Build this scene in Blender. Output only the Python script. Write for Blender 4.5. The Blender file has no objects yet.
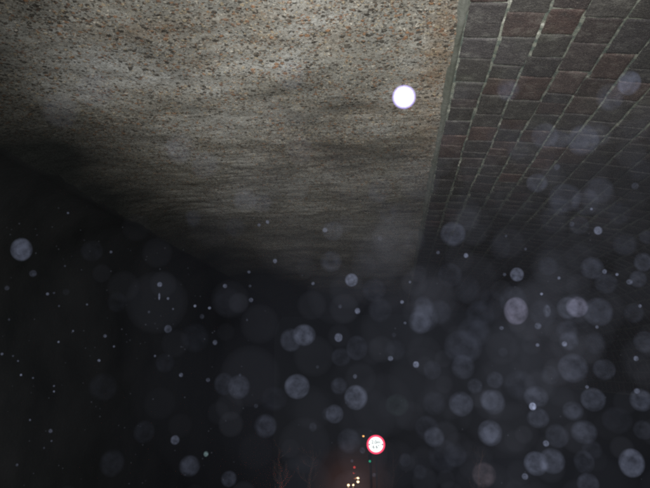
import bpy, math, random
import numpy as np
from mathutils import Vector, Matrix, noise
random.seed(7); rng = np.random.default_rng(7)
R = math.radians
scene = bpy.context.scene
col = scene.collection

# ------------------------------------------------------------------ camera
EYE = Vector((0, 0, 1.6)); F = 632.0
cam = bpy.data.cameras.new("camera"); camo = bpy.data.objects.new("camera", cam); col.objects.link(camo)
cam.sensor_width = 36; cam.lens = 36 * F / 650; cam.clip_start = 0.02; cam.clip_end = 5000
camo.location = EYE; camo.rotation_euler = (R(90 + 18.5), 0, R(6.25))
scene.camera = camo
CR = camo.rotation_euler.to_matrix()
def ray(x, y):
    return (CR @ Vector(((x - 325) / F, (244 - y) / F, -1)))       # per metre of depth
def at(x, y, depth):
    return EYE + ray(x, y) * depth
def at_y(x, y, Y):                                                   # where the sight line reaches distance Y along the tunnel
    r = ray(x, y); return EYE + r * (Y / r.y)

# ------------------------------------------------------------------ tunnel frame: u right, v along, w up-normal
TA = R(7.2); H = 1.5
def T(u, v, w):   # w measured from the soffit plane
    return Vector((u, v * math.cos(TA) - (w + H) * math.sin(TA), 1.6 + v * math.sin(TA) + (w + H) * math.cos(TA)))
def soffit_uv(x, y):
    r = ray(x, y)
    v = r.y * math.cos(TA) + r.z * math.sin(TA); w = -r.y * math.sin(TA) + r.z * math.cos(TA)
    k = H / w
    return r.x * k, v * k

# ------------------------------------------------------------------ helpers
def tag(o, label=None, cat=None, group=None, kind=None):
    if label: o['label'] = label
    if cat: o['category'] = cat
    if group: o['group'] = group
    if kind: o['kind'] = kind
    return o
def empty(name, loc, rz=0):
    o = bpy.data.objects.new(name, None); col.objects.link(o); o.location = loc; o.rotation_euler = (0, 0, rz)
    o.empty_display_size = .1
    return o
class MB:
    def __init__(s): s.v = []; s.f = []; s.smooth = False
    def box(s, c, d, rot=None):
        c = Vector(c); n = len(s.v)
        for sx in (-.5, .5):
            for sy in (-.5, .5):
                for sz in (-.5, .5):
                    p = Vector((sx * d[0], sy * d[1], sz * d[2]))
                    if rot is not None: p = rot @ p
                    s.v.append(c + p)
        s.f += [tuple(n + i for i in q) for q in ((0,1,3,2),(4,6,7,5),(0,4,5,1),(2,3,7,6),(0,2,6,4),(1,5,7,3))]
        return s
    def tube(s, pts, rad, seg=10, cap=True):
        pts = [Vector(p) for p in pts]
        if not hasattr(rad, '__len__'): rad = [rad] * len(pts)
        n = len(s.v); up = None
        for i, p in enumerate(pts):
            t = (pts[min(i + 1, len(pts) - 1)] - pts[max(i - 1, 0)]).normalized()
            if up is None: up = t.orthogonal().normalized()
            a = (up - t * up.dot(t)).normalized(); b = t.cross(a); up = a
            for k in range(seg):
                an = 2 * math.pi * k / seg
                s.v.append(p + (a * math.cos(an) + b * math.sin(an)) * rad[i])
        for i in range(len(pts) - 1):
            for k in range(seg):
                k2 = (k + 1) % seg
                s.f.append((n + i*seg + k, n + i*seg + k2, n + (i+1)*seg + k2, n + (i+1)*seg + k))
        if cap:
            s.f.append(tuple(n + k for k in reversed(range(seg))))
            s.f.append(tuple(n + (len(pts)-1)*seg + k for k in range(seg)))
        return s
    def disc(s, c, r, nrm, seg=40, r0=0.0):
        c = Vector(c); nrm = Vector(nrm).normalized(); a = nrm.orthogonal().normalized(); b = nrm.cross(a); n = len(s.v)
        ring = [(a * math.cos(2*math.pi*k/seg) + b * math.sin(2*math.pi*k/seg)) for k in range(seg)]
        s.v += [c + q * r for q in ring]
        if r0:
            s.v += [c + q * r0 for q in ring]
            s.f += [(n+k, n+(k+1)%seg, n+seg+(k+1)%seg, n+seg+k) for k in range(seg)]
        else: s.f.append(tuple(n + k for k in range(seg)))
        return s
    def build(s, name, mat, parent=None, smooth=False, attrs=None):
        me = bpy.data.meshes.new(name); me.from_pydata([tuple(p) for p in s.v], [], s.f); me.update()
        if smooth: me.polygons.foreach_set('use_smooth', [True] * len(me.polygons))
        me.materials.append(mat)
        for k, vals in (attrs or {}).items():
            if np.ndim(vals) == 2:
                at_ = me.attributes.new(k, 'FLOAT_COLOR', 'POINT'); at_.data.foreach_set('color', np.asarray(vals, dtype=np.float32).ravel())
            else:
                at_ = me.attributes.new(k, 'FLOAT', 'POINT'); at_.data.foreach_set('value', np.asarray(vals, dtype=np.float32))
        o = bpy.data.objects.new(name, me); col.objects.link(o)
        if parent:
            o.parent = parent; o.matrix_parent_inverse = Matrix.Identity(4)
        return o
# node helper
class NT:
    def __init__(s, name):
        s.m = bpy.data.materials.new(name); s.m.use_nodes = True; s.t = s.m.node_tree; s.t.nodes.clear()
        s.out = s.n('ShaderNodeOutputMaterial')
    def n(s, typ, **kw):
        nd = s.t.nodes.new(typ)
        for k, v in kw.items():
            if k.startswith('i_'): nd.inputs[k[2:].replace('_', ' ')].default_value = v
            else: setattr(nd, k, v)
        return nd
    def l(s, a, b): s.t.links.new(a, b)
    def math(s, op, a, b=None, clamp=False, c=None):
        nd = s.n('ShaderNodeMath', operation=op); nd.use_clamp = clamp
        for i, q in enumerate((a, b, c)):
            if q is None: continue
            if isinstance(q, (int, float)): nd.inputs[i].default_value = q
            else: s.l(q, nd.inputs[i])
        return nd.outputs[0]
    def mix(s, f, a, b, blend='MIX'):
        nd = s.n('ShaderNodeMix', data_type='RGBA', blend_type=blend)
        for k, q in ((0, f), (6, a), (7, b)):
            if isinstance(q, (int, float)): nd.inputs[k].default_value = q
            elif isinstance(q, tuple): nd.inputs[k].default_value = q if len(q) == 4 else (*q, 1)
            else: s.l(q, nd.inputs[k])
        return nd.outputs[2]
    def ramp(s, f, stops, interp='LINEAR'):
        nd = s.n('ShaderNodeValToRGB'); nd.color_ramp.interpolation = interp
        el = nd.color_ramp.elements
        while len(el) < len(stops): el.new(1)
        for e, (p, c) in zip(el, stops):
            e.position = p; e.color = (c, c, c, 1) if isinstance(c, (int, float)) else (*c, 1)
        s.l(f, nd.inputs[0]); return nd.outputs[0]
    def noise(s, vec, scale, detail=4, rough=.55, dist=0):
        nd = s.n('ShaderNodeTexNoise'); nd.inputs['Scale'].default_value = scale; nd.inputs['Detail'].default_value = detail
        nd.inputs['Roughness'].default_value = rough; nd.inputs['Distortion'].default_value = dist
        s.l(vec, nd.inputs['Vector']); return nd.outputs['Fac']
    def coords(s, scale=None):
        tc = s.n('ShaderNodeTexCoord').outputs['Object']
        if scale is None: return tc
        mp = s.n('ShaderNodeMapping'); mp.inputs['Scale'].default_value = scale; s.l(tc, mp.inputs[0]); return mp.outputs[0]
    def attr(s, name): return s.n('ShaderNodeAttribute', attribute_name=name)
    def bsdf(s, color, rough=.85, height=None, bstr=.5, bdist=.01, spec=.3, metallic=0):
        b = s.n('ShaderNodeBsdfPrincipled'); b.inputs['Specular IOR Level'].default_value = spec; b.inputs['Metallic'].default_value = metallic
        for k, q in (('Base Color', color), ('Roughness', rough)):
            if isinstance(q, (int, float)): b.inputs[k].default_value = q
            elif isinstance(q, tuple): b.inputs[k].default_value = (*q, 1)
            else: s.l(q, b.inputs[k])
        if height is not None:
            bp = s.n('ShaderNodeBump'); bp.inputs['Strength'].default_value = bstr; bp.inputs['Distance'].default_value = bdist
            s.l(height, bp.inputs['Height']); s.l(bp.outputs[0], b.inputs['Normal'])
        s.l(b.outputs[0], s.out.inputs[0]); return s.m
def simple(name, c, rough=.6, metallic=0, var=.25, scale=20):
    t = NT(name); co = t.coords(); f = t.noise(co, scale)
    cc = t.mix(t.ramp(f, [(.3, 0), (.7, 1)]), tuple(x * (1 - var) for x in c), tuple(min(1, x * (1 + var)) for x in c))
    return t.bsdf(cc, rough, f, .2, .005, metallic=metallic)
def glow(name, c, s):
    t = NT(name); e = t.n('ShaderNodeEmission'); e.inputs[0].default_value = (*c, 1); e.inputs[1].default_value = s
    t.l(e.outputs[0], t.out.inputs[0]); return t.m

# ------------------------------------------------------------------ materials
def concrete_mat():
    t = NT('exposed_aggregate_concrete'); co = t.coords()
    paste = t.attr('paste').outputs['Fac']; damp_and_fade = t.attr('damp_and_fade').outputs['Fac']; warm = t.attr('warm').outputs['Fac']
    # warp coordinates a little so that pebbles are uneven
    wn = t.n('ShaderNodeTexNoise'); wn.inputs['Scale'].default_value = 35; t.l(co, wn.inputs['Vector'])
    vm = t.n('ShaderNodeVectorMath', operation='MULTIPLY_ADD'); t.l(wn.outputs['Color'], vm.inputs[0]); vm.inputs[1].default_value = (.018, .018, .018); t.l(co, vm.inputs[2])
    co2 = vm.outputs[0]
    n1 = t.noise(co, 2.2, 6, .6); n2 = t.noise(co, 9, 6, .65); n3 = t.noise(co, 60, 5, .7)
    streak = t.noise(t.coords((1.3, 26, 8)), 1.0, 5, .6)
    streak2 = t.noise(t.coords((4, 90, 20)), 1.0, 4, .6)
    base = t.mix(t.ramp(n1, [(.3, 0), (.7, 1)]), (.15, .157, .145), (.275, .285, .28))
    base = t.mix(t.ramp(n2, [(.35, 0), (.7, 1)]), base, (.22, .21, .185), 'MIX')
    base = t.mix(t.math('MULTIPLY', warm, t.ramp(n2, [(.3, .3), (.65, 1)])), base, (.20, .14, .09))
    base = t.mix(paste, base, (.37, .385, .39))
    base = t.mix(t.ramp(n3, [(.38, .65), (.64, 0)]), base, (.10, .09, .075))
    base = t.mix(t.ramp(n3, [(.58, 0), (.8, .5)]), base, (.42, .42, .40))
    height = t.math('MULTIPLY', n3, .5)
    dens_n = t.noise(co, 3.2, 3, .5)
    for i, (sc, thr, cols) in enumerate((
        (48, .50, [(0, (.19, .105, .06)), (.16, (.03, .026, .022)), (.42, (.28, .23, .16)), (.55, (.14, .078, .05)), (.68, (.36, .34, .30)), (.78, (.07, .058, .046))]),
        (92, .52, [(0, (.025, .022, .02)), (.32, (.30, .25, .17)), (.45, (.14, .085, .055)), (.6, (.34, .32, .28)), (.72, (.05, .043, .036)), (.92, (.2, .125, .07))]),
        (31, .40, [(0, (.03, .026, .022)), (.45, (.20, .11, .06)), (.7, (.25, .21, .15)), (.8, (.04, .033, .03))]))):
        v = t.n('ShaderNodeTexVoronoi'); v.inputs['Scale'].default_value = sc; t.l(co2, v.inputs['Vector'])
        sep = t.n('ShaderNodeSeparateColor'); t.l(v.outputs['Color'], sep.inputs[0])
        sz = t.math('MULTIPLY', t.math('ADD', t.math('MULTIPLY', sep.outputs[1], .8), .35), thr)
        d = t.math('SUBTRACT', sz, v.outputs['Distance'])
        m = t.math('MULTIPLY', d, 14, clamp=True)
        dens = t.math('SUBTRACT', t.ramp(dens_n, [(.3, .5 if i < 2 else .2), (.6, 1.0 if i < 2 else .7)]), t.math('MULTIPLY', paste, .45))
        on = t.math('LESS_THAN', sep.outputs[2], dens)
        m = t.math('MULTIPLY', m, on)
        pc = t.ramp(sep.outputs[0], cols, 'CONSTANT')
        base = t.mix(t.math('MULTIPLY', m, .92), base, pc)
        height = t.math('ADD', height, t.math('MULTIPLY', m, .6))
    far = t.attr('far').outputs['Fac']
    sp = t.noise(co, 240, 3, .8); base = t.mix(t.ramp(sp, [(.3, .55), (.48, 0)]), base, (.03, .027, .024)); base = t.mix(t.ramp(sp, [(.54, 0), (.7, .5)]), base, (.42, .40, .36))
    base = t.mix(t.math('MULTIPLY', far, t.ramp(streak, [(.35, .6), (.55, 0)])), base, (.07, .065, .055))
    base = t.mix(t.math('MULTIPLY', far, t.ramp(streak2, [(.3, .6), (.5, 0)])), base, (.06, .055, .05))
    base = t.mix(t.math('MULTIPLY', far, t.ramp(streak2, [(.55, 0), (.75, .55)])), base, (.55, .54, .5))
    base = t.mix(damp_and_fade, base, (.011, .012, .0115))
    return t.bsdf(base, .95, height, .9, .012, spec=.04)
def brick_mat():
    t = NT('sooty_soffit_brick'); co = t.coords(); c = t.attr('tint').outputs['Color']
    n1 = t.noise(co, 14, 6, .7); n2 = t.noise(co, 90, 4, .7); n3 = t.noise(co, 2.5, 4, .6)
    b = t.mix(t.ramp(n1, [(.3, .8), (.6, 0)]), c, (.03, .028, .03))
    b = t.mix(t.ramp(n1, [(.52, 0), (.74, .6)]), b, (.15, .15, .14))
    b = t.mix(t.ramp(n3, [(.55, 0), (.75, .3)]), b, (.07, .08, .06))
    b = t.mix(t.ramp(n2, [(.6, 0), (.75, .6)]), b, (.26, .24, .2))
    b = t.mix(t.ramp(n2, [(.28, .8), (.4, 0)]), b, (.012, .012, .012))
    b = t.mix(t.attr('soot_and_dimming').outputs['Fac'], b, (.012, .012, .013))
    n5 = t.noise(co, 210, 3, .8); b = t.mix(t.ramp(n5, [(.34, .7), (.46, 0)]), b, (.012, .011, .012)); b = t.mix(t.ramp(n5, [(.56, 0), (.70, .5)]), b, (.20, .19, .17))
    h = t.math('ADD', t.math('MULTIPLY', n1, .5), t.math('MULTIPLY', n2, .8))
    return t.bsdf(b, .9, h, 1.0, .012, spec=.15)
def mortar_mat():
    t = NT('lime_mortar'); co = t.coords()
    n1 = t.noise(co, 5, 5, .6); n2 = t.noise(co, 120, 4, .7); n3 = t.noise(co, 18, 4, .6)
    b = t.mix(t.ramp(n1, [(.35, 0), (.65, 1)]), (.11, .12, .095), (.24, .25, .22))
    b = t.mix(t.ramp(n3, [(.40, .85), (.56, 0)]), b, (.04, .06, .055))
    b = t.mix(t.ramp(n2, [(.3, .6), (.5, 0)]), b, (.09, .09, .08))
    b = t.mix(t.ramp(n3, [(.6, 0), (.75, .7)]), b, (.62, .62, .58))
    b = t.mix(t.attr('soot_and_dimming').outputs['Fac'], b, (.016, .017, .017))
    return t.bsdf(b, .9, n2, .8, .006)
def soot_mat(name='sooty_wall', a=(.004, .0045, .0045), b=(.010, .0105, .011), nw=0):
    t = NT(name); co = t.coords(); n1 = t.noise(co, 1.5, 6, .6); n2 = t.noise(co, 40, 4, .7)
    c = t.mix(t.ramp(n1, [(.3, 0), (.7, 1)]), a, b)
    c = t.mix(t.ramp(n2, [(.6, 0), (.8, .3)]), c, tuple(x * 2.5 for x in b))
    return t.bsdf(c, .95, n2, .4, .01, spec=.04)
def ground_mat(name, a, b, rough=.6, scale=60):
    t = NT(name); co = t.coords(); n1 = t.noise(co, .6, 5, .6); n2 = t.noise(co, scale, 4, .8)
    c = t.mix(t.ramp(n1, [(.3, 0), (.7, 1)]), a, b); c = t.mix(t.ramp(n2, [(.4, 0), (.7, .6)]), c, tuple(x * 1.8 for x in b))
    return t.bsdf(c, t.math('ADD', t.math('MULTIPLY', n1, .5), rough - .3), n2, .5, .01)
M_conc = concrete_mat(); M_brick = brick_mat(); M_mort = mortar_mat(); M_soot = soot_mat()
M_asph = ground_mat('wet_asphalt', (.02, .02, .022), (.045, .045, .048), .45)
M_grass = ground_mat('dark_ground', (.012, .02, .008), (.03, .04, .018), .9, 25)
M_kerb = ground_mat('kerb_stone', (.12, .12, .11), (.22, .21, .2), .8)
M_paint = ground_mat('road_paint', (.5, .5, .48), (.7, .7, .68), .6, 90)
M_bark = ground_mat('tree_bark', (.02, .014, .012), (.05, .03, .022), .9, 30)
M_dark = simple('dark_metal', (.02, .02, .022), .5)
M_grey = simple('galvanised_metal', (.05, .05, .052), .5, .6)

# ------------------------------------------------------------------ concrete soffit
V0, V1 = -1.2, 15.2
UE = soffit_uv(462, 0)[0]            # joint with the brickwork
UL = soffit_uv(0, 132)[0]             # where the slab turns down on the left
def gblob(u, v, lst):
    s = 0
    for (x, y, rx, ry, a) in lst:
        cu, cv = soffit_uv(x, y)
        cu2, cv2 = soffit_uv(x + rx, y); cu3, cv3 = soffit_uv(x, y - ry)
        su = abs(cu2 - cu) + 1e-4; sv = abs(cv3 - cv) + 1e-4
        s = s + a * np.exp(-(((u - cu) / su) ** 2 + ((v - cv) / sv) ** 2))
    return s
PASTE = [(110, 75, 90, 35, .3), (230, 200, 90, 30, .25), (330, 250, 80, 40, .3), (95, 62, 40, 14, .7), (160, 78, 40, 8, .5), (60, 95, 40, 14, .45), (290, 62, 22, 12, .55), (200, 125, 60, 12, .4), (255, 70, 25, 6, .35),
         (170, 150, 30, 12, .4), (330, 20, 30, 10, .2), (215, 90, 30, 8, .3), (12, 25, 14, 12, .3), (245, 195, 30, 8, .4), (380, 130, 18, 6, .45), (300, 180, 40, 8, .25), (190, 215, 40, 10, .3), (350, 225, 50, 12, .3)]
DAMP = [(350, 110, 55, 8, .4), (400, 160, 45, 12, .2), (270, 92, 60, 5, .25), (0, 60, 60, 20, .15), (60, 150, 60, 22, .2), (330, 145, 90, 6, .25), (420, 200, 35, 20, .3),
        (150, 110, 60, 5, .1), (290, 165, 100, 6, .15), (35, 8, 30, 14, .35), (200, 30, 30, 5, .15), (120, 190, 60, 14, .15), (395, 215, 40, 8, .2), (210, 55, 20, 5, .15)]
WARM = [(300, 40, 60, 12, .35), (440, 40, 14, 60, .9), (150, 30, 60, 12, .5), (380, 110, 60, 10, .45), (430, 120, 20, 60, .7), (330, 150, 60, 14, .5), (300, 12, 80, 8, .4), (200, 60, 30, 10, .3)]
nu, nv = 240, 420
us = np.linspace(UL, UE, nu); vs = np.concatenate([np.linspace(V0, 1.0, 40, endpoint=False), np.linspace(1.0, 6, 270, endpoint=False), np.linspace(6, V1, 110)])
mb = MB(); UU, VV = np.meshgrid(us, vs)
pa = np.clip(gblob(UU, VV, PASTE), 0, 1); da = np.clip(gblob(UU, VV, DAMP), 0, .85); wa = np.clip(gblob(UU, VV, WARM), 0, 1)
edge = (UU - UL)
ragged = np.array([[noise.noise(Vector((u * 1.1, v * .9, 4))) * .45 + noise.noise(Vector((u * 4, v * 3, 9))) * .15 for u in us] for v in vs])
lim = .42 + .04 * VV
da = np.clip(da + 1.0 / (1 + np.exp((edge + ragged * .35 - lim) / .25)), 0, 1)  # fade to dark towards the left edge, painted into the colour
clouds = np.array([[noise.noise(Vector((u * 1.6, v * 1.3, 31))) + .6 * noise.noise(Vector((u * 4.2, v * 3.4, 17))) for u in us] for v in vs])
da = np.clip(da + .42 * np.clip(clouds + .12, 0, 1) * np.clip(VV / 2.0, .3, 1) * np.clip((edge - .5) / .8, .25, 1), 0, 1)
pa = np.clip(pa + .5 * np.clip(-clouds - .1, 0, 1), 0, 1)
da = np.clip(da + .9 * np.clip((VV - 9) / 6, 0, 1), 0, 1)  # light dying away with distance, painted into the colour
fa = np.clip((VV - 2.6) / 2.0, .12, 1)
for j in range(nv):
    for i in range(nu):
        u, v = us[i], vs[j]
        p = Vector((u, v, 0))
        w = .014 * noise.noise(p * 2.3) + .006 * noise.noise(p * 9) + .0035 * noise.noise(p * 40)
        w -= .10 * max(0, 1 - (u - UL) / .5) ** 2                     # haunch begins to turn down
        mb.v.append(T(u, v, w))
for j in range(nv - 1):
    for i in range(nu - 1):
        a = j * nu + i; mb.f.append((a, a + nu, a + nu + 1, a + 1))
deck = empty('bridge_deck', (0, 0, 0))
tag(deck, 'pale pebbly concrete underside of the bridge deck, lit by the flash at the top', 'bridge deck')
mb.build('soffit_slab', M_conc, deck, True, dict(paste=pa.ravel(), damp_and_fade=da.ravel(), warm=wa.ravel(), far=fa.ravel()))
mm = MB()   # the deck's body above and its end beam
rotT = Matrix.Rotation(TA, 3, 'X')
mm.box(T((UL - .6 + UE + 3.6) / 2, (V0 + V1) / 2, .45), (UE + 3.6 - UL + .6, V1 - V0, .7), rotT)
mm.build('deck_body', M_soot, deck)
mp = MB(); mp.box(T(.5, V1 + .12, .62), (8.6, .22, 1.6), rotT); mp.build('parapet', soot_mat('black_parapet', (.002, .002, .002), (.004, .004, .004)), deck)

# haunch and abutment wall at the left (one thing)
ab = empty('abutment_wall', (0, 0, 0)); tag(ab, 'black sooty abutment wall in the dark on the left, under the concrete', 'wall')
mb = MB(); prof = [(UL + .05, -.06)]
for k in range(15):
    a = k / 14 * math.pi / 2
    prof.append((UL - .45 * math.sin(a), -.10 - .62 * (1 - math.cos(a))))
prof += [(UL - .46, -1.4), (UL - .47, -2.4), (UL - .48, -3.6), (UL - .48, -6.5)]
vv = np.linspace(V0, V1, 90)
for v in vv:
    for k, (u, w) in enumerate(prof):
        d = .02 * noise.noise(Vector((u * 2, v * 2, w * 2))) if k else 0
        mb.v.append(T(u + d, v, w + d))
n = len(prof)
for j in range(len(vv) - 1):
    for i in range(n - 1):
        a = j * n + i; mb.f.append((a, a + 1, a + n + 1, a + n))
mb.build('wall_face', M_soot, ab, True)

# ------------------------------------------------------------------ brick vault at the right
FW = .030                                     # grey cement fillet between slab and brick
theta = lambda s: R(5) + (R(3.5) * s if s < 1.7 else R(3.5) * 1.7 + R(32) * (s - 1.7))
S = [0]; P = [(UE + FW, -.004)]
ds = .01
while theta(S[-1]) < R(88) and S[-1] < 6:
    th = theta(S[-1]); P.append((P[-1][0] + ds * math.cos(th), P[-1][1] - ds * math.sin(th))); S.append(S[-1] + ds)
SMAX = S[-1]
def vault(s, v, off=0):
    s = max(0, min(SMAX - .011, s)); k = int(s / ds); f = s / ds - k
    u = P[k][0] * (1 - f) + P[k+1][0] * f; w = P[k][1] * (1 - f) + P[k+1][1] * f; th = theta(s)
    return T(u - off * math.sin(th), v, w - off * math.cos(th))     # off > 0 stands proud, into the tunnel
va = empty('brick_vault', (0, 0, 0)); tag(va, 'dark brick vault with pale mortar lines, running away at the right', 'brick vault')
mb = MB(); ns = 160; nvv = 400
ss = np.linspace(0, SMAX - .012, ns); vv = np.linspace(V0, V1, nvv)
for v in vv:
    for s in ss: mb.v.append(vault(s, v, .004 * noise.noise(Vector((s * 18, v * 18, 3)))))
for j in range(nvv - 1):
    for i in range(ns - 1):
        a = j * ns + i; mb.f.append((a, a + ns, a + ns + 1, a + 1))
def soot_and_dimming(u, v): return float(np.clip(.12 + .17 * (v - 2.2) + .30 * (u - .9) + .45 * noise.noise(Vector((u * 1.3, v * .8, 2))), .05, .93))  # patchy soot, plus painted dimming with distance and to the right
mb.build('mortar_bed', M_mort, va, True, dict(soot_and_dimming=[soot_and_dimming(p.x, p.y) for p in mb.v]))
# the bricks: every face a small rounded, worn cushion
mb = MB(); tints = []
PITCH = .163; s0 = .0
TT = [(.066, .054, .055), (.058, .054, .056), (.076, .055, .053), (.054, .051, .055), (.064, .061, .059), (.047, .044, .047), (.080, .052, .048), (.060, .057, .056)]
ncourse = int(SMAX / PITCH)
for c in range(ncourse):
    v = V0 + rng.uniform(0, .2)
    wob = rng.uniform(0, 10)
    while v < V1 - .3:
        L = rng.choice([.13, .17, .21, .25, .29], p=[.14, .22, .3, .22, .12]) + rng.uniform(-.012, .012)
        near = v < 5
        gx, gy = (9, 13) if near else (5, 6)
        g = .0028 + rng.uniform(-.0022, .003)
        jit = [rng.uniform(-.005, .005) for _ in range(8)]
        lift = rng.uniform(.004, .008); tl = rng.uniform(-.004, .004)
        seed = rng.uniform(0, 100)
        t0 = np.array(TT[rng.integers(len(TT))]) * rng.uniform(.6, 1.1)
        n = len(mb.v)
        for j in range(gy):
            fy = j / (gy - 1)
            for i in range(gx):
                fx = i / (gx - 1)
                sa = c * PITCH + .016 * noise.noise(Vector((v * 1.1, c * 3.7, 0))) + g + jit[0] * (1 - fy) + jit[1] * fy
                sb = (c + 1) * PITCH + .016 * noise.noise(Vector((v * 1.1, (c + 1) * 3.7, 0))) - g + jit[2] * (1 - fy) + jit[3] * fy
                va0 = v + g * .55 + jit[4] * (1 - fx) + jit[5] * fx; vb = v + L - g * .55 + jit[6] * (1 - fx) + jit[7] * fx
                # crowd the outer rows to the edge
                ex = .5 - .5 * math.cos(math.pi * fx); ey = .5 - .5 * math.cos(math.pi * fy)
                s = sa + (sb - sa) * ex; w_ = va0 + (vb - va0) * ey
                q = Vector((s * 25, w_ * 25, seed))
                border = i in (0, gx - 1) or j in (0, gy - 1)
                if border:
                    s += 0.006 * noise.noise(q * .6); w_ += .005 * noise.noise(q + Vector((9, 0, 0)))
                    off = -.003
                else:
                    de = min(ex, 1 - ex, ey * L / PITCH, (1 - ey) * L / PITCH)
                    off = lift * min(1, .6 + de * 8) + tl * (ex - .5) + .0020 * noise.noise(q * 1.2) + .0012 * noise.noise(q * 4)
                mb.v.append(vault(s, w_, off)); 
        for j in range(gy - 1):
            for i in range(gx - 1):
                a = n + j * gx + i; mb.f.append((a, a + gx, a + gx + 1, a + 1))
        tints += [(*t0, 1)] * (gx * gy)
        v += L
mb.build('brick_courses', M_brick, va, True, dict(tint=np.array(tints), soot_and_dimming=[soot_and_dimming(p.x, p.y) for p in mb.v]))
# fillet
t = NT('cement_fillet'); co = t.coords(); n2 = t.noise(co, 30, 5, .6); n1 = t.noise(co, 4, 4)
cc = t.mix(t.ramp(n1, [(.35, 0), (.65, 1)]), (.06, .065, .055), (.11, .115, .105)); cc = t.mix(t.ramp(n2, [(.35, .6), (.55, 0)]), cc, (.06, .065, .055))
M_fil = t.bsdf(cc, .85, n2, .7, .006)
mb = MB(); nf = 9
vv = np.linspace(V0, V1, 500)
for v in vv:
    for k in range(nf):
        f = k / (nf - 1)
        u = UE - .012 + (FW + .02) * f + (.007 * noise.noise(Vector((v * 6, f * 3, 1))))
        w = -.016 * math.sin(math.pi * f) + .004 - .004 * noise.noise(Vector((v * 14, f * 4, 7)))
        mb.v.append(T(u, v, w))
for j in range(len(vv) - 1):
    for i in range(nf - 1):
        a = j * nf + i; mb.f.append((a, a + nf, a + nf + 1, a + 1))
mb.build('cement_fillet', M_fil, va, True)

# ------------------------------------------------------------------ ground, road, kerbs
def gz(y):
    if y < 14: return 0.0
    if y < 130:
        f = (y - 14) / 116; return -5.6 * (f * f * (3 - 2 * f) * .35 + f * .65)
    return -5.6
ys = [-30, -10, -4, 0, 3, 6, 9, 12, 14] + list(range(16, 132, 4)) + [140, 160, 200, 260, 400, 700, 1200, 2500]
def strip(x0, x1, dz, name, mat, xs=None):
    m = MB(); xs = xs or [x0, x1]
    for y in ys:
        for x in xs: m.v.append(Vector((x, y, gz(y) + dz)))
    k = len(xs)
    for j in range(len(ys) - 1):
        for i in range(k - 1):
            a = j * k + i; m.f.append((a, a + 1, a + k + 1, a + k))
    return m.build(name, mat)
tag(strip(0, 0, 0, 'ground', M_grass, [-2500, -300, -60, -20, -8, 8, 20, 60, 300, 2500]), kind='structure')
RX0, RX1 = -7.6, -.9
# road runs from the tunnel down into the town
tag(strip(-2.0, 1.8, .012, 'road', M_asph), kind='structure')
def kerb(x, name):
    m = MB()
    for y in ys:
        z = gz(y)
        for dx, dz in ((-.08, .0), (-.08, .125), (.08, .125), (.08, 0)): m.v.append(Vector((x + dx, y, z + dz)))
    for j in range(len(ys) - 1):
        for i in range(3):
            a = j * 4 + i; m.f.append((a, a + 1, a + 5, a + 4))
    return tag(m.build(name, M_kerb), kind='structure')
kerb(-2.08, 'kerb'); kerb(1.88, 'kerb')
m = MB()
y = 2
while y < 150:
    a = [Vector((x, yy, gz(yy) + .018)) for yy in (y, y + 1.6) for x in (-.16, -.06)]
    n = len(m.v); m.v += a; m.f.append((n, n+1, n+3, n+2)); y += 4
tag(m.build('road_marking', M_paint), kind='structure')

# ------------------------------------------------------------------ the round road sign beyond the mouth
SY = 20.0
sc_ = at_y(375.9, 444.6, SY); d2 = (sc_ - EYE).length
RS = 9.1 / F * (sc_ - EYE).dot(CR @ Vector((0, 0, -1)))
sg = empty('road_sign', (sc_.x, sc_.y, gz(SY))); tag(sg, 'round white width limit sign with a red ring, given its own glow for the flash, near the bottom', 'road sign')
base = Vector((sc_.x, sc_.y, gz(SY))); sc_l = sc_ - base
nrm = Vector((0.0, -1, 0))
f_white = glow('sign_white_glow', (.93, 1, 1), 1.5); f_red = glow('sign_red_glow', (1, .06, .14), 1.25)  # flash returned by the sign, put in as emission
m = MB(); m.tube([(sc_l.x, sc_l.y + .05, -.05), (sc_l.x, sc_l.y + .05, sc_l.z + .2)], .02, 14); m.build('pole', M_dark, sg, True)
m = MB(); m.disc(sc_l + Vector((0, .012, 0)), RS * 1.0, nrm, 48); m.tube([sc_l + Vector((0, .004, 0)), sc_l + Vector((0, .014, 0))], RS * 1.005, 48); m.build('back_plate', M_grey, sg)
face = MB().disc(sc_l, RS * .86, nrm, 48).build('sign_face', f_white, sg)
MB().disc(sc_l + Vector((0, -.003, 0)), RS, nrm, 48, RS * .80).build('red_ring', f_red, sg)
M_blk = simple('sign_lettering', (.3, .32, .3), .6)
def text(body, size, loc, parent, mat, name='lettering'):
    cu = bpy.data.curves.new(name, 'FONT'); cu.body = body; cu.size = size; cu.align_x = 'CENTER'; cu.align_y = 'CENTER'; cu.extrude = .001; cu.offset = size * .02
    ob = bpy.data.objects.new(name, cu); col.objects.link(ob)
    dg = bpy.context.evaluated_depsgraph_get(); me = bpy.data.meshes.new_from_object(ob.evaluated_get(dg)); bpy.data.objects.remove(ob)
    me.materials.clear(); me.materials.append(mat)
    o = bpy.data.objects.new(name, me); col.objects.link(o); o.rotation_euler = (R(90), 0, 0); o.location = loc; o.parent = parent
    return o
text('2.0m', RS * .50, sc_l + Vector((0, -.006, RS * .24)), sg, M_blk)
text("6'6\"", RS * .50, sc_l + Vector((0, -.006, -RS * .26)), sg, M_blk)
for sx in (-1, 1):
    m = MB(); m.v += [sc_l + Vector((sx * RS * .58, -.006, 0)), sc_l + Vector((sx * RS * .78, -.006, RS * .12)), sc_l + Vector((sx * RS * .78, -.006, -RS * .12))]
    m.f.append((0, 1, 2) if sx < 0 else (0, 2, 1)); m.build('width_arrow', M_blk, sg)

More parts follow.
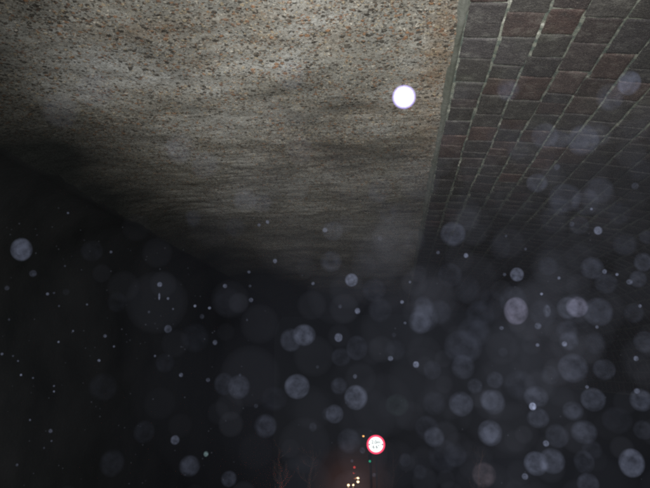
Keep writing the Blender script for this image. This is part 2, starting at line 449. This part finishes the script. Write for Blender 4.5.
# ------------------------------------------------------------------ far street: lamps, signals, cars
LAMPM = glow('lamp_amber', (1, .50, .16), 1.4)
def street_lamp(px, py, Y, label, mat=LAMPM, r=.16):
    p = at_y(px, py, Y); g = gz(Y); o = empty('street_lamp', (p.x + 1.1, Y, g)); h = p.z - g
    tag(o, label, 'street lamp', 'street lamps in the far street')
    MB().tube([(0, 0, 0), (0, 0, h * .6), (0, 0, h - .1), (-.3, 0, h + .12), (-.9, 0, h + .16)], [.09, .07, .055, .045, .04], 8).build('pole', M_dark, o, True)
    MB().tube([(-.75, 0, h + .14), (-.9, 0, h + .13), (-1.4, 0, h + .11)], [.06, .13, .07], 10).build('lamp_head', M_dark, o, True)
    m = MB(); m.tube([(-1.1 + r * math.sin(a) * 0, 0, h + dz) for a, dz in ((0, -r), (0, -r * .6), (0, 0), (0, r * .5))], [r * .3, r * .8, r, r * .7], 12); m.build('lamp_glass', mat, o, True)
    return o
street_lamp(363.4, 436, 100, 'amber street lamp just above left of the round road sign')
W1 = glow('lamp_warm_white', (1, .74, .44), 2.6)
street_lamp(358.0, 477.7, 150, 'warm white street lamp, upper of the bright dots at the right of the far cluster', W1, .30)
street_lamp(358.0, 481.6, 172, 'warm white street lamp, lower of the bright dots at the right of the far cluster', W1, .34)
street_lamp(354.8, 477.9, 140, 'dim orange street lamp under the two red signal lights', glow('lamp_orange', (1, .42, .2), .55), .28)
def signal(px, py, Y, colour, label, mat, idx, r=.2):
    p = at_y(px, py, Y); g = gz(Y); o = empty('traffic_light', (p.x, Y, g)); h = p.z - g
    tag(o, label, 'traffic light', 'traffic lights in the far street')
    zc = h - (.36, 0, -.36)[idx] if True else h
    MB().tube([(0, .12, 0), (0, .12, zc + .6)], .06, 8).build('pole', M_dark, o, True)
    MB().box((0, .1, zc), (.42, .22, 1.15)).build('signal_housing', M_dark, o)
    for k, dz in enumerate((.36, 0, -.36)):
        m = MB().tube([(0, -.012, zc + dz), (0, -.035, zc + dz)], r if k == idx else .12, 16)
        m.build('signal_lens', mat if k == idx else M_dark, o)
RED = glow('signal_red', (1, .08, .08), .45); GRN = glow('signal_green', (.03, .55, .30), .55)
signal(354.4, 467.4, 120, 'r', 'far traffic light showing red, the higher of the two red ones', RED, 0)
signal(354.1, 472.8, 124, 'r', 'far traffic light showing red, the lower of the two red ones', RED, 0)
signal(369.9, 461.3, 100, 'g', 'far traffic light showing green, just under the round road sign', GRN, 2, .17)
M_car = simple('car_paint', (.03, .035, .05), .3, .3); M_glass = simple('car_glass', (.01, .01, .012), .1); M_tyre = simple('tyre_rubber', (.015, .015, .015), .9)
HL = glow('headlight_glow', (1, .70, .40), 3.2)
def car(x0, x1, py, Y, label):
    a = at_y(x0, py, Y); b = at_y(x1, py, Y); cx = (a.x + b.x) / 2; hs = (b.x - a.x) / 2; g = gz(Y) + .012; zh = max(.55, min(.9, a.z - g))
    o = empty('car', (cx, Y, g)); tag(o, label, 'car', 'cars coming towards the bridge')
    W = hs + .22; Lc = 4.2
    m = MB(); prof = [(0, .35), (0, .75), (.15, .88), (1.1, 1.0), (1.75, 1.42), (3.1, 1.45), (3.8, 1.05), (4.2, .98), (4.25, .35)]
    for sx in (-1, 1):
        for (yy, zz) in prof: m.v.append(Vector((sx * W * (.82 if zz > 1.2 else 1), yy, zz)))
    k = len(prof)
    m.f.append(tuple(range(k))); m.f.append(tuple(reversed(range(k, 2 * k))))
    for i in range(k): m.f.append((i, i + k, (i + 1) % k + k, (i + 1) % k))
    m.build('body', M_car, o)
    MB().box((0, 1.40, 1.21), (W * 1.5, .02, .42), Matrix.Rotation(R(-56), 3, 'X')).build('windscreen', M_glass, o)
    for sx in (-1, 1):
        for yy in (.8, 3.4):
            MB().tube([(sx * (W - .2), yy, .32), (sx * (W + .01), yy, .32)], .32, 16).build('wheel', M_tyre, o)
        MB().tube([(sx * hs, -.05, zh), (sx * hs, .02, zh)], .24, 16).build('headlight', HL, o)
car(348.4, 353.5, 482.5, 150, 'far car with round bright headlights, upper of the two pairs at the bottom edge')
car(348.4, 353.2, 487.3, 131, 'far car with headlights half cut by the bottom edge of the photo')

# ------------------------------------------------------------------ bare trees beyond the mouth
def bare_tree(px, Y, h, lean, seed, label, dens=1.0, r0=.09):
    rr = random.Random(seed); p = at_y(px, 488, Y); g = gz(Y)
    o = empty('bare_tree', (p.x, Y, g - .05)); tag(o, label, 'tree', 'bare trees beyond the tunnel mouth')
    pts = [Vector((lean * (k / 9) ** 1.3 * h * .2 + rr.uniform(-.04, .04), rr.uniform(-.04, .04), h * k / 9)) for k in range(10)]
    pts[0] = Vector((0, 0, 0))
    MB().tube(pts, [r0 * (1 - .85 * k / 9) + .004 for k in range(10)], 10).build('trunk', M_bark, o, True)
    m = MB()
    def grow(st, dr, ln, rad, dep):
        ps = [st]; d = dr.copy()
        for _ in range(5):
            d = (d + Vector((rr.uniform(-.22, .22), rr.uniform(-.22, .22), rr.uniform(-.02, .2)))).normalized(); ps.append(ps[-1] + d * ln / 5)
        m.tube(ps, [rad * (1 - .8 * i / 5) for i in range(6)], 6, False)
        if dep:
            for _ in range(int(4 * dens)):
                i = rr.randint(1, 4); dd = (d + Vector((rr.uniform(-1, 1), rr.uniform(-1, 1), rr.uniform(0, .8)))).normalized()
                grow(ps[i], dd, ln * .55, rad * .5, dep - 1)
    for k in range(int(12 * dens)):
        i = rr.randint(2, 9); a = rr.uniform(0, 6.28)
        grow(pts[i], Vector((math.cos(a), math.sin(a), rr.uniform(.3, 1))).normalized(), h * rr.uniform(.2, .36) * (1.2 - i / 14), r0 * .4 * (1.1 - i / 11), 2)
    m.build('branches', M_bark, o, True)
bare_tree(282, 17.2, 1.9, -.3, 1, 'bare tree with a reddish lit trunk, leftmost at the bottom of the tunnel mouth')
bare_tree(306, 18.2, 1.9, .5, 2, 'bare reddish tree leaning right, second from the left at the bottom edge')
bare_tree(392, 27.0, 2.4, .2, 3, 'bare tree glowing dull brown, right of the round road sign')
bare_tree(474, 17.6, 1.9, .7, 4, 'low bare tree with an orange lit branch at the lower right', .8, .06)

# ------------------------------------------------------------------ droplets hanging in the air, their flash light put in as emission
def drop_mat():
    t = NT('self_glowing_droplet'); oi = t.n('ShaderNodeObjectInfo')
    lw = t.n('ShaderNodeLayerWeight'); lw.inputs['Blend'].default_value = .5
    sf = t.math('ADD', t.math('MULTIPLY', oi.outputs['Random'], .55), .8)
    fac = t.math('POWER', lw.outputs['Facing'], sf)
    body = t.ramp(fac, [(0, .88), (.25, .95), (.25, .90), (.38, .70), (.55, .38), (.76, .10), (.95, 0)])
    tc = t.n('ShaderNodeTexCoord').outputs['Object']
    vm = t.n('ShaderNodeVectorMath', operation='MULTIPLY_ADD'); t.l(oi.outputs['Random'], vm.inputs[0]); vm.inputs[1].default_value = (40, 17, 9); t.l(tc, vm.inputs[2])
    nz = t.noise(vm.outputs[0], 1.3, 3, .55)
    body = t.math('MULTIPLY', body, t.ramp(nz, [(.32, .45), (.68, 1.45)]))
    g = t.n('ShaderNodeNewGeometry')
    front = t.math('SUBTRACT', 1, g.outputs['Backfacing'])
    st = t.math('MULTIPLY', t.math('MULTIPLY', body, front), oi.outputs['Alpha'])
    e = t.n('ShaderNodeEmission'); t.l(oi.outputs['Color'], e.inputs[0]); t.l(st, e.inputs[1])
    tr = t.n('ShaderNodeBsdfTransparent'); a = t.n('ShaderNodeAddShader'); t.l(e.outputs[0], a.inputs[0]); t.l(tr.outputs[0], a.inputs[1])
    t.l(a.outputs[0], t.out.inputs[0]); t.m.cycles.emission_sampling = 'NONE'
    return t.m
M_drop = drop_mat()
def bright_mat():  # one drop's flash glare, emitted by the drop itself
    t = NT('self_glowing_bright_drop'); lw = t.n('ShaderNodeLayerWeight'); lw.inputs['Blend'].default_value = .5
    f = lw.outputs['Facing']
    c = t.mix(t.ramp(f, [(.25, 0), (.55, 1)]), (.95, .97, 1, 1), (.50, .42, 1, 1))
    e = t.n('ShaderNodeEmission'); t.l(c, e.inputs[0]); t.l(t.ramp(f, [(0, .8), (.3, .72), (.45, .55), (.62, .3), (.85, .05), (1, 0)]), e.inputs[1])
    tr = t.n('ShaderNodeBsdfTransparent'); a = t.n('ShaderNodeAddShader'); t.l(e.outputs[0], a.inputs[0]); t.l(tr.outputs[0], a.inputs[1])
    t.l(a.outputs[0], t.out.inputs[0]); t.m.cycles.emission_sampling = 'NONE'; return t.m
M_bright = bright_mat()
def sphere_mesh(name, mat, seg=32, rings=20):
    m = MB(); m.v.append(Vector((0, 0, 1)))
    for j in range(1, rings):
        a = math.pi * j / rings
        for i in range(seg):
            b = 2 * math.pi * i / seg; m.v.append(Vector((math.sin(a) * math.cos(b), math.sin(a) * math.sin(b), math.cos(a))))
    m.v.append(Vector((0, 0, -1))); last = len(m.v) - 1
    for i in range(seg):
        m.f.append((0, 1 + i, 1 + (i + 1) % seg))
        for j in range(rings - 2):
            a = 1 + j * seg; m.f.append((a + i, a + seg + i, a + seg + (i + 1) % seg, a + (i + 1) % seg))
        a = 1 + (rings - 2) * seg; m.f.append((a + i, last, a + (i + 1) % seg))
    me = bpy.data.meshes.new(name); me.from_pydata([tuple(p) for p in m.v], [], m.f); me.update()
    me.polygons.foreach_set('use_smooth', [True] * len(me.polygons)); me.materials.append(mat); return me
ME_drop = sphere_mesh('water_droplet', M_drop); ME_br = sphere_mesh('bright_water_droplet', M_bright)
BL = (.62, .70, 1.0); GY = (.75, .78, .88); TE = (.55, .82, .85); WM = (.85, .68, .80)
rd = random.Random(11)
NDROP = 0
def droplet(x, y, r, b, label=None, c=BL, sx=1.0, sy=1.0, me=None, kind=None):
    global NDROP; NDROP += 1
    big = r > 5
    dep = rd.uniform(.9, 1.7) if big else rd.uniform(1.0, 2.2)
    p = at(x, y, dep); rad = (r * 1.10) / F * dep
    if me is None: sx *= rd.uniform(.92, 1.06); sy *= rd.uniform(.94, 1.08)
    o = bpy.data.objects.new('water_droplet', me or ME_drop); col.objects.link(o); o.location = p
    o.rotation_euler = camo.rotation_euler; o.scale = (rad * sx, rad * sy, rad)
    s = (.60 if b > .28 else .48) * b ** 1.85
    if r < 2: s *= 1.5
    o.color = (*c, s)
    if label is None:
        side = 'left third' if x < 217 else ('middle third' if x < 433 else 'right third')
        lvl = 'top' if y < 163 else ('middle' if y < 326 else 'bottom')
        if r < 3.2: w = 'tiny pale speck of water, %s of the %s'
        elif b < .16: w = 'large very faint round water droplet, %s of the %s'
        else: w = 'round blue grey water droplet, %s of the %s'
        label = w % (lvl, side)
    tag(o, label, 'water droplet', label if label in SEEN or True else None)
    o['group'] = 'water droplets hanging in the air'
    return o
SEEN = set()
droplet(404, 97, 11.0, 1, 'brilliant white round droplet with a violet rim against the pebbly concrete', me=ME_br)
D = [
 (21.5,249.5,9.2,.34,'pale blotchy oval droplet alone at the left edge',BL,1,1.18),(33,273.5,3.4,.22,'small dim droplet just below right of the blotchy oval one at the left edge'),
 (7,288,2.2,.22),(68,213,1.1,.3),(65,266,1,.2),(47.5,294,1.4,.32),(54,293,1.1,.2),(111,252,1.4,.28),(59,306,1,.25),(66,292,3,.1),(87,304.5,1,.3),(9,319.5,1.1,.2),
 (159.7,284.5,2.3,.38,'small bright droplet with a short streak hanging under it'),(159.3,296.5,1.1,.38,'short vertical streak of water under a small bright droplet',BL,.8,3.0),
 (92,251,10,.08),(117,302,9,.07),(149,312,1.3,.2),(168,298.5,1.2,.32),
 (275,261,2.2,.42),(225,286,2.2,.36),(251,300,2,.34),(195,306,1.4,.42),(209.5,308,1.4,.42),(173,309,1,.3),(202,316.5,2.4,.2),(267.5,222,1.8,.35),(259,225,1.5,.28),(325,230,2.3,.36),
 (313,283.5,1.6,.3),(249,272,1.4,.3),(250,286,1.3,.22),(262,203,10,.15),(168,329,3.8,.28),(193,218,8,.12),(235,227,10,.10),(247,320,1.1,.22),(228,302,15,.09),
 (333,231,10,.16),(331,261.5,10,.18),(351.5,280,6.6,.42,'clear small round droplet below the far end of the concrete'),(357.5,311,2.8,.45),(402,302,1.7,.4),(410,282,1.3,.3),
 (466,255.5,2.3,.5,'small bright droplet below the soft large one under the brickwork'),(438,252.5,1.7,.28),(453,234,12.5,.27,'large soft grey droplet at the lower left end of the brickwork'),(380,238.5,2.4,.2),(340,306.5,2,.25),(424,307,10,.2),(424,318,13,.22),
 (374,290,12,.13),(450,275,11,.13),(468,290,13,.11),(405,323,1.3,.3),(387,213,11,.12),(415,240,10,.10),(480,315,13,.14),(380,310,11,.11),(440,312,11,.13),
 (517,274.5,6.4,.38,'crisp small round droplet above the tall bright one at right'),(504.5,274.5,1.6,.25),(598,230.5,3.8,.42,'small crisp droplet alone against the dark brick at right'),(591.5,209,1.3,.38),(592,268,10.5,.22),
 (604.5,271.5,2.2,.42),(617,274.5,1.4,.45),(606,283,10,.17),(629.5,282,2.8,.36),(638,279,8,.22),(643,262,8.5,.22),(559,278,1.5,.35),(541.5,294,1.4,.5),
 (516,311,10.8,.40,'tall bright lilac grey droplet, left of the brightest pair at right',(.72,.70,1),1,1.12),(513,300,13,.15),(568,308,10.5,.24,'dim left half of the overlapping bright pair of droplets'),
 (577,307,9.6,.38,'brightest large droplet of the overlapping pair at right',(.70,.70,1)),(575,309,15,.13),(598,312,14,.23,'large soft droplet touching the right side of the bright pair'),(547,311,5,.30,None,BL,.7,1.2),(543,313,12,.13),
 (538,326,3.4,.3),(640,306,1.7,.35),(634,313,9,.14),(597,327,1.6,.3),(548,266,9,.14),(572,224,2.4,.22),(579,225,9,.14),(555,220,13,.11),(625,245,11,.14),(619,213,11,.11),(558,205,10,.12),
 (506,236,1.3,.22),(525.5,249,1.3,.25),(500,247,11,.09),(490,305,15,.11),(647,237,7,.14),
 (105,336,1.6,.28),(73,331,1,.3),(58.5,342,1,.35),(99,360.5,1.3,.36),(21,375,1,.42),(18,361,.9,.3),(33,378,.9,.3),(13,356,.9,.22),(54,386,.9,.3),(54,391.5,.9,.36),(30,420,.9,.3),
 (50.5,431,2,.33,'small pale speck alone in the black lower left'),(51.5,441,.9,.25),(17,465,1.2,.25),(155,356,1.1,.3),(114,346.5,1,.3),(103,387,13,.08),(144,432,10,.09),(112,463,12,.10),(165,363,9,.09),(2,354,1.2,.3),(44,448,.9,.2),
 (215,342.5,2.4,.33),(181,375,2,.36),(208,380,2,.28),(304,335,10.5,.33,'brighter right one of two overlapping droplets left of centre'),(291,340,11,.2,'dimmer left one of two overlapping droplets left of centre'),
 (297,386.5,11.5,.31,'even round blue grey droplet straight below the overlapping two left of centre'),(239,387,11,.23),(224,384,10,.15),(265.5,426,11.5,.23,'dim round droplet above the red lit bare trees'),(175,440,4.4,.3),
 (206,454,2.4,.44,'small bright teal droplet in the lower left',TE),(189.5,466,10,.23,'round grey droplet at lower left, under two small ones'),(229,479,7.5,.19),(256,406,2,.2),(313,427,4.2,.16),(328,414,6,.14),(274,399,12,.10),(195,338,13,.09),(240,375,1.4,.18),(317.5,367,1.5,.15),
 (338.5,337.5,4.1,.38,'small crisp droplet right of the overlapping two left of centre'),(357,348,11,.15),(341,357,9,.13),(390.5,358.5,2.6,.4,'left one of two small bright droplets near the middle bottom'),(416,364.5,3,.58,'right brighter one of two small droplets near the middle bottom'),
 (355,376.5,2.2,.3),(356,397.5,11.2,.31,'round droplet straight above the far street, upper of a loose pair'),(334.5,414,9.2,.27,'round droplet just below left of the one above the far street'),(339,386,8,.2),(349,441,12,.17,'large faint droplet touching the left side of the round road sign'),
 (362.5,450.5,2.8,.22,'tiny dim droplet beside the lower left rim of the road sign'),(374,475,2,.26),(394,335,2.2,.14),(395,350,10,.12),(397,405,11,.13,None,TE),(463,347,17,.19),(474,332,15,.15),(463,367,11.5,.2),(461,404,11,.26),
 (475,386,7,.17),(434,403,11,.12),(434,437,9.5,.22),(427,428,11,.13),(489,400,9,.2),(484,475,11,.25,'round droplet with a reddish tint near the bottom, beside the orange lit branch',WM),(420,322,11,.24),(432,370,9,.14),
 (444,456,15,.11),(405,460,6,.11),(420,472,7,.10),(455,455,11,.11),(352,461,1.4,.2),
 (501.5,328,2,.3),(537.5,345,1.7,.36),(564.5,344,2.7,.5,'small bright dot inside a round grey droplet right of centre'),(569,341,9.5,.22),(567,331,10,.17),(532.7,406.5,3.4,.8,'tiny very bright white droplet at lower right'),
 (536,397,11,.27,'round droplet that carries the tiny very bright one on its lower rim'),(538,418,10,.22),(490,433,12,.32),(493,402,11.5,.26),(520,385,14,.16),(495,380,8,.18),(573,368,13.5,.25),(587,387,1.7,.32),(604,369.5,10.5,.2),
 (593,399.5,11,.25),(573,411,9.5,.24),(584,432,11.5,.26),(557,436,11,.17),(546,443.5,3,.45,'small bright droplet above the touching pair at the bottom right'),(536,463.5,11,.32,'left one of the touching pair of round droplets at bottom right'),(552,461,11.5,.27,'right one of the touching pair of round droplets at bottom right'),
 (525,476.5,3,.38),(636,358.5,2.4,.42),(637,391,2.7,.36),(641,400,10.5,.27),(645,342,10,.17),(631.5,463,11,.33,'tall slanting round droplet in the lower right corner',BL,1,1.15),(584,462,10,.15),(588,484,10,.22),(592,450,9,.12),
 (503,352,4.5,.12),(595,343,10,.14),(617,420,13,.10),(643,430,9,.14),(550,375,9,.12),
 (629,83,11,.34,'soft bright droplet over the brickwork near the upper right corner'),(508,90,10.5,.26),(583,140,15,.28),(537,183,9.5,.24),(545,136,12,.22),(610,97,13,.22),(599,190,13,.18),(565,198,14,.2),(585,202,12,.16),
 (518,150,11,.14),(557,167,3.2,.24),(635,186,3.2,.22),(560,140,9,.2),(640,170,11,.12),(600,135,10,.14),
 (180,148,15,.20),(245,200,12,.17),(205,165,13,.16),(290,75,14,.2),(60,110,18,.13),(95,90,16,.16),(300,150,14,.13),(380,190,13,.16),
]
for d in D: droplet(*d)

# the uncountable rest of the mist, one object with its flash glow put in
m = MB(); base_s = MB(); rr = random.Random(5)
def add_ball(c, r, seg=16, rings=10):
    n = len(m.v); m.v.append(c + Vector((0, 0, r)))
    for j in range(1, rings):
        a = math.pi * j / rings
        for i in range(seg):
            b = 2 * math.pi * i / seg; m.v.append(c + Vector((math.sin(a) * math.cos(b), math.sin(a) * math.sin(b), math.cos(a))) * r)
    m.v.append(c + Vector((0, 0, -r))); last = len(m.v) - 1
    for i in range(seg):
        m.f.append((n, n + 1 + i, n + 1 + (i + 1) % seg))
        for j in range(rings - 2):
            a = n + 1 + j * seg; m.f.append((a + i, a + seg + i, a + seg + (i + 1) % seg, a + (i + 1) % seg))
        a = n + 1 + (rings - 2) * seg; m.f.append((a + i, last, a + (i + 1) % seg))
    return len(m.v) - n
gl = []
def mist_ball(x, y, r, g):
    dep = rr.uniform(1.0, 2.1); k = add_ball(at(x, y, dep), r / F * dep); gl.extend([g] * k)
for (bx, by, br, bg_) in ((560, 330, 210, .0050), (400, 380, 190, .0045), (470, 460, 180, .0040), (620, 180, 150, .0035), (300, 330, 180, .0035), (150, 420, 200, .0020), (640, 430, 170, .0040), (330, 230, 130, .0035), (40, 300, 180, .0012), (250, 470, 150, .0025)):  # broad glowing veils added to lift the dark areas
    mist_ball(bx, by, br, bg_)
cnt = 0
while cnt < 180:
    x = rr.uniform(-60, 720); y = rr.uniform(60, 530)
    dens = max(.0, min(1, (x - 80) / 450)) * .8 + .12
    dens *= min(1, max(.05, (y - 60 + (x - 325) * .35) / 200))
    if rr.random() > dens: continue
    mist_ball(x, y, rr.uniform(9, 17), rr.uniform(.0015, .008)); cnt += 1
for _ in range(150): mist_ball(rr.triangular(120, 740, 540), rr.uniform(120, 510), rr.uniform(16, 34), rr.uniform(.001, .0065))
for _ in range(170):
    mist_ball(rr.uniform(-20, 670) if rr.random() < .5 else rr.uniform(-20, 230), rr.uniform(200, 490), rr.uniform(.5, .9), rr.uniform(.008, .03))
t = NT('self_glowing_mist'); lw = t.n('ShaderNodeLayerWeight'); lw.inputs['Blend'].default_value = .5
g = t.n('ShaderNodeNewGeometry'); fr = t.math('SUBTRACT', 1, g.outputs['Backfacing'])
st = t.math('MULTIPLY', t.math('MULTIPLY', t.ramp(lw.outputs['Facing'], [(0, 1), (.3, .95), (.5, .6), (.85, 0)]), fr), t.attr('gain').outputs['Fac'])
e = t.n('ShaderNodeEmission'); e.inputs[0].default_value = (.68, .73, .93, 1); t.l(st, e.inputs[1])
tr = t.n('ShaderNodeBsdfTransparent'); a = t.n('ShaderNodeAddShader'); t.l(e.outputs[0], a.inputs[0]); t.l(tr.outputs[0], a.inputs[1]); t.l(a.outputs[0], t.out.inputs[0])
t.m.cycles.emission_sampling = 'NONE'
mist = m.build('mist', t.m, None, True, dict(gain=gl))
tag(mist, 'fine bluish mist and dust drifting in the night air, with added glowing veils', 'mist', kind='stuff')

# warm lamp glow over the far street, put in as an emitting ball
t = NT('self_glowing_haze'); lw = t.n('ShaderNodeLayerWeight'); lw.inputs['Blend'].default_value = .5
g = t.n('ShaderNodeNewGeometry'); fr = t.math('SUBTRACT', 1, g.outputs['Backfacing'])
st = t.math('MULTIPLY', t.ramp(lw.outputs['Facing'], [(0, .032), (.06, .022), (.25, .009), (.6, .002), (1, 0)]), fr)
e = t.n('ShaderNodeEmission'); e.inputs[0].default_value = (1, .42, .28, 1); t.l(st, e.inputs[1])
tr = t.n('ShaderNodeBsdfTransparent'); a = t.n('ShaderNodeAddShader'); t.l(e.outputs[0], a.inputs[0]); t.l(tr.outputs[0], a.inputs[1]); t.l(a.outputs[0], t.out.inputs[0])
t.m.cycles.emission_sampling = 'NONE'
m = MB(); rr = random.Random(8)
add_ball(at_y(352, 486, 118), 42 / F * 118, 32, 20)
hz = m.build('lamp_glow_ball', t.m, None, True); tag(hz, 'dull orange glow put in as haze round the far street lights', 'haze', kind='stuff')

# ------------------------------------------------------------------ light
fl = bpy.data.lights.new('camera_flash', 'SPOT'); fl.energy = 1950; fl.spot_size = R(106); fl.spot_blend = 1.0; fl.shadow_soft_size = .02; fl.color = (1, .985, .93)
fo = bpy.data.objects.new('camera_flash', fl); col.objects.link(fo); fo.location = EYE + CR @ Vector((.03, .05, .05)); fo.rotation_euler = (R(90 + 4), 0, R(3))
def point(loc, e, c, name, r=.05):
    l = bpy.data.lights.new(name, 'POINT'); l.energy = e; l.color = c; l.shadow_soft_size = r
    o = bpy.data.objects.new(name, l); col.objects.link(o); o.location = loc; return o
p = at_y(292, 498, 16.8); point(p, 6, (1, .12, .06), 'added_tree_light')  # unseen reddish lamps added below the view to light the trees
p = at_y(384, 500, 25); point(p, 4, (1, .3, .12), 'added_tree_light')
p = at_y(482, 493, 16.2); point(p, 3, (1, .25, .08), 'added_tree_light')
su = bpy.data.lights.new('moon', 'SUN'); su.energy = .004; su.angle = R(.5); su.color = (.8, .87, 1)
so = bpy.data.objects.new('moon', su); col.objects.link(so); so.rotation_euler = (R(50), 0, R(120))
w = bpy.data.worlds.new("World"); scene.world = w; w.use_nodes = True
nt = w.node_tree; bg = nt.nodes['Background']; sky = nt.nodes.new('ShaderNodeTexSky'); sky.sky_type = 'NISHITA'; sky.sun_disc = False
sky.sun_elevation = R(40); sky.sun_rotation = R(120); hs = nt.nodes.new('ShaderNodeHueSaturation'); hs.inputs['Saturation'].default_value = .35; nt.links.new(sky.outputs[0], hs.inputs['Color']); nt.links.new(hs.outputs[0], bg.inputs[0]); bg.inputs[1].default_value = .0004

scene.render.engine = 'CYCLES'
scene.cycles.transparent_max_bounces = 64; scene.cycles.max_bounces = 5
scene.cycles.use_denoising = False; scene.cycles.sample_clamp_indirect = .6; scene.cycles.sample_clamp_direct = 4
scene.cycles.pixel_filter_type = 'BLACKMAN_HARRIS'; scene.cycles.filter_width = 2.6
scene.view_settings.view_transform = 'Standard'; scene.view_settings.look = 'None'; scene.view_settings.exposure = 0
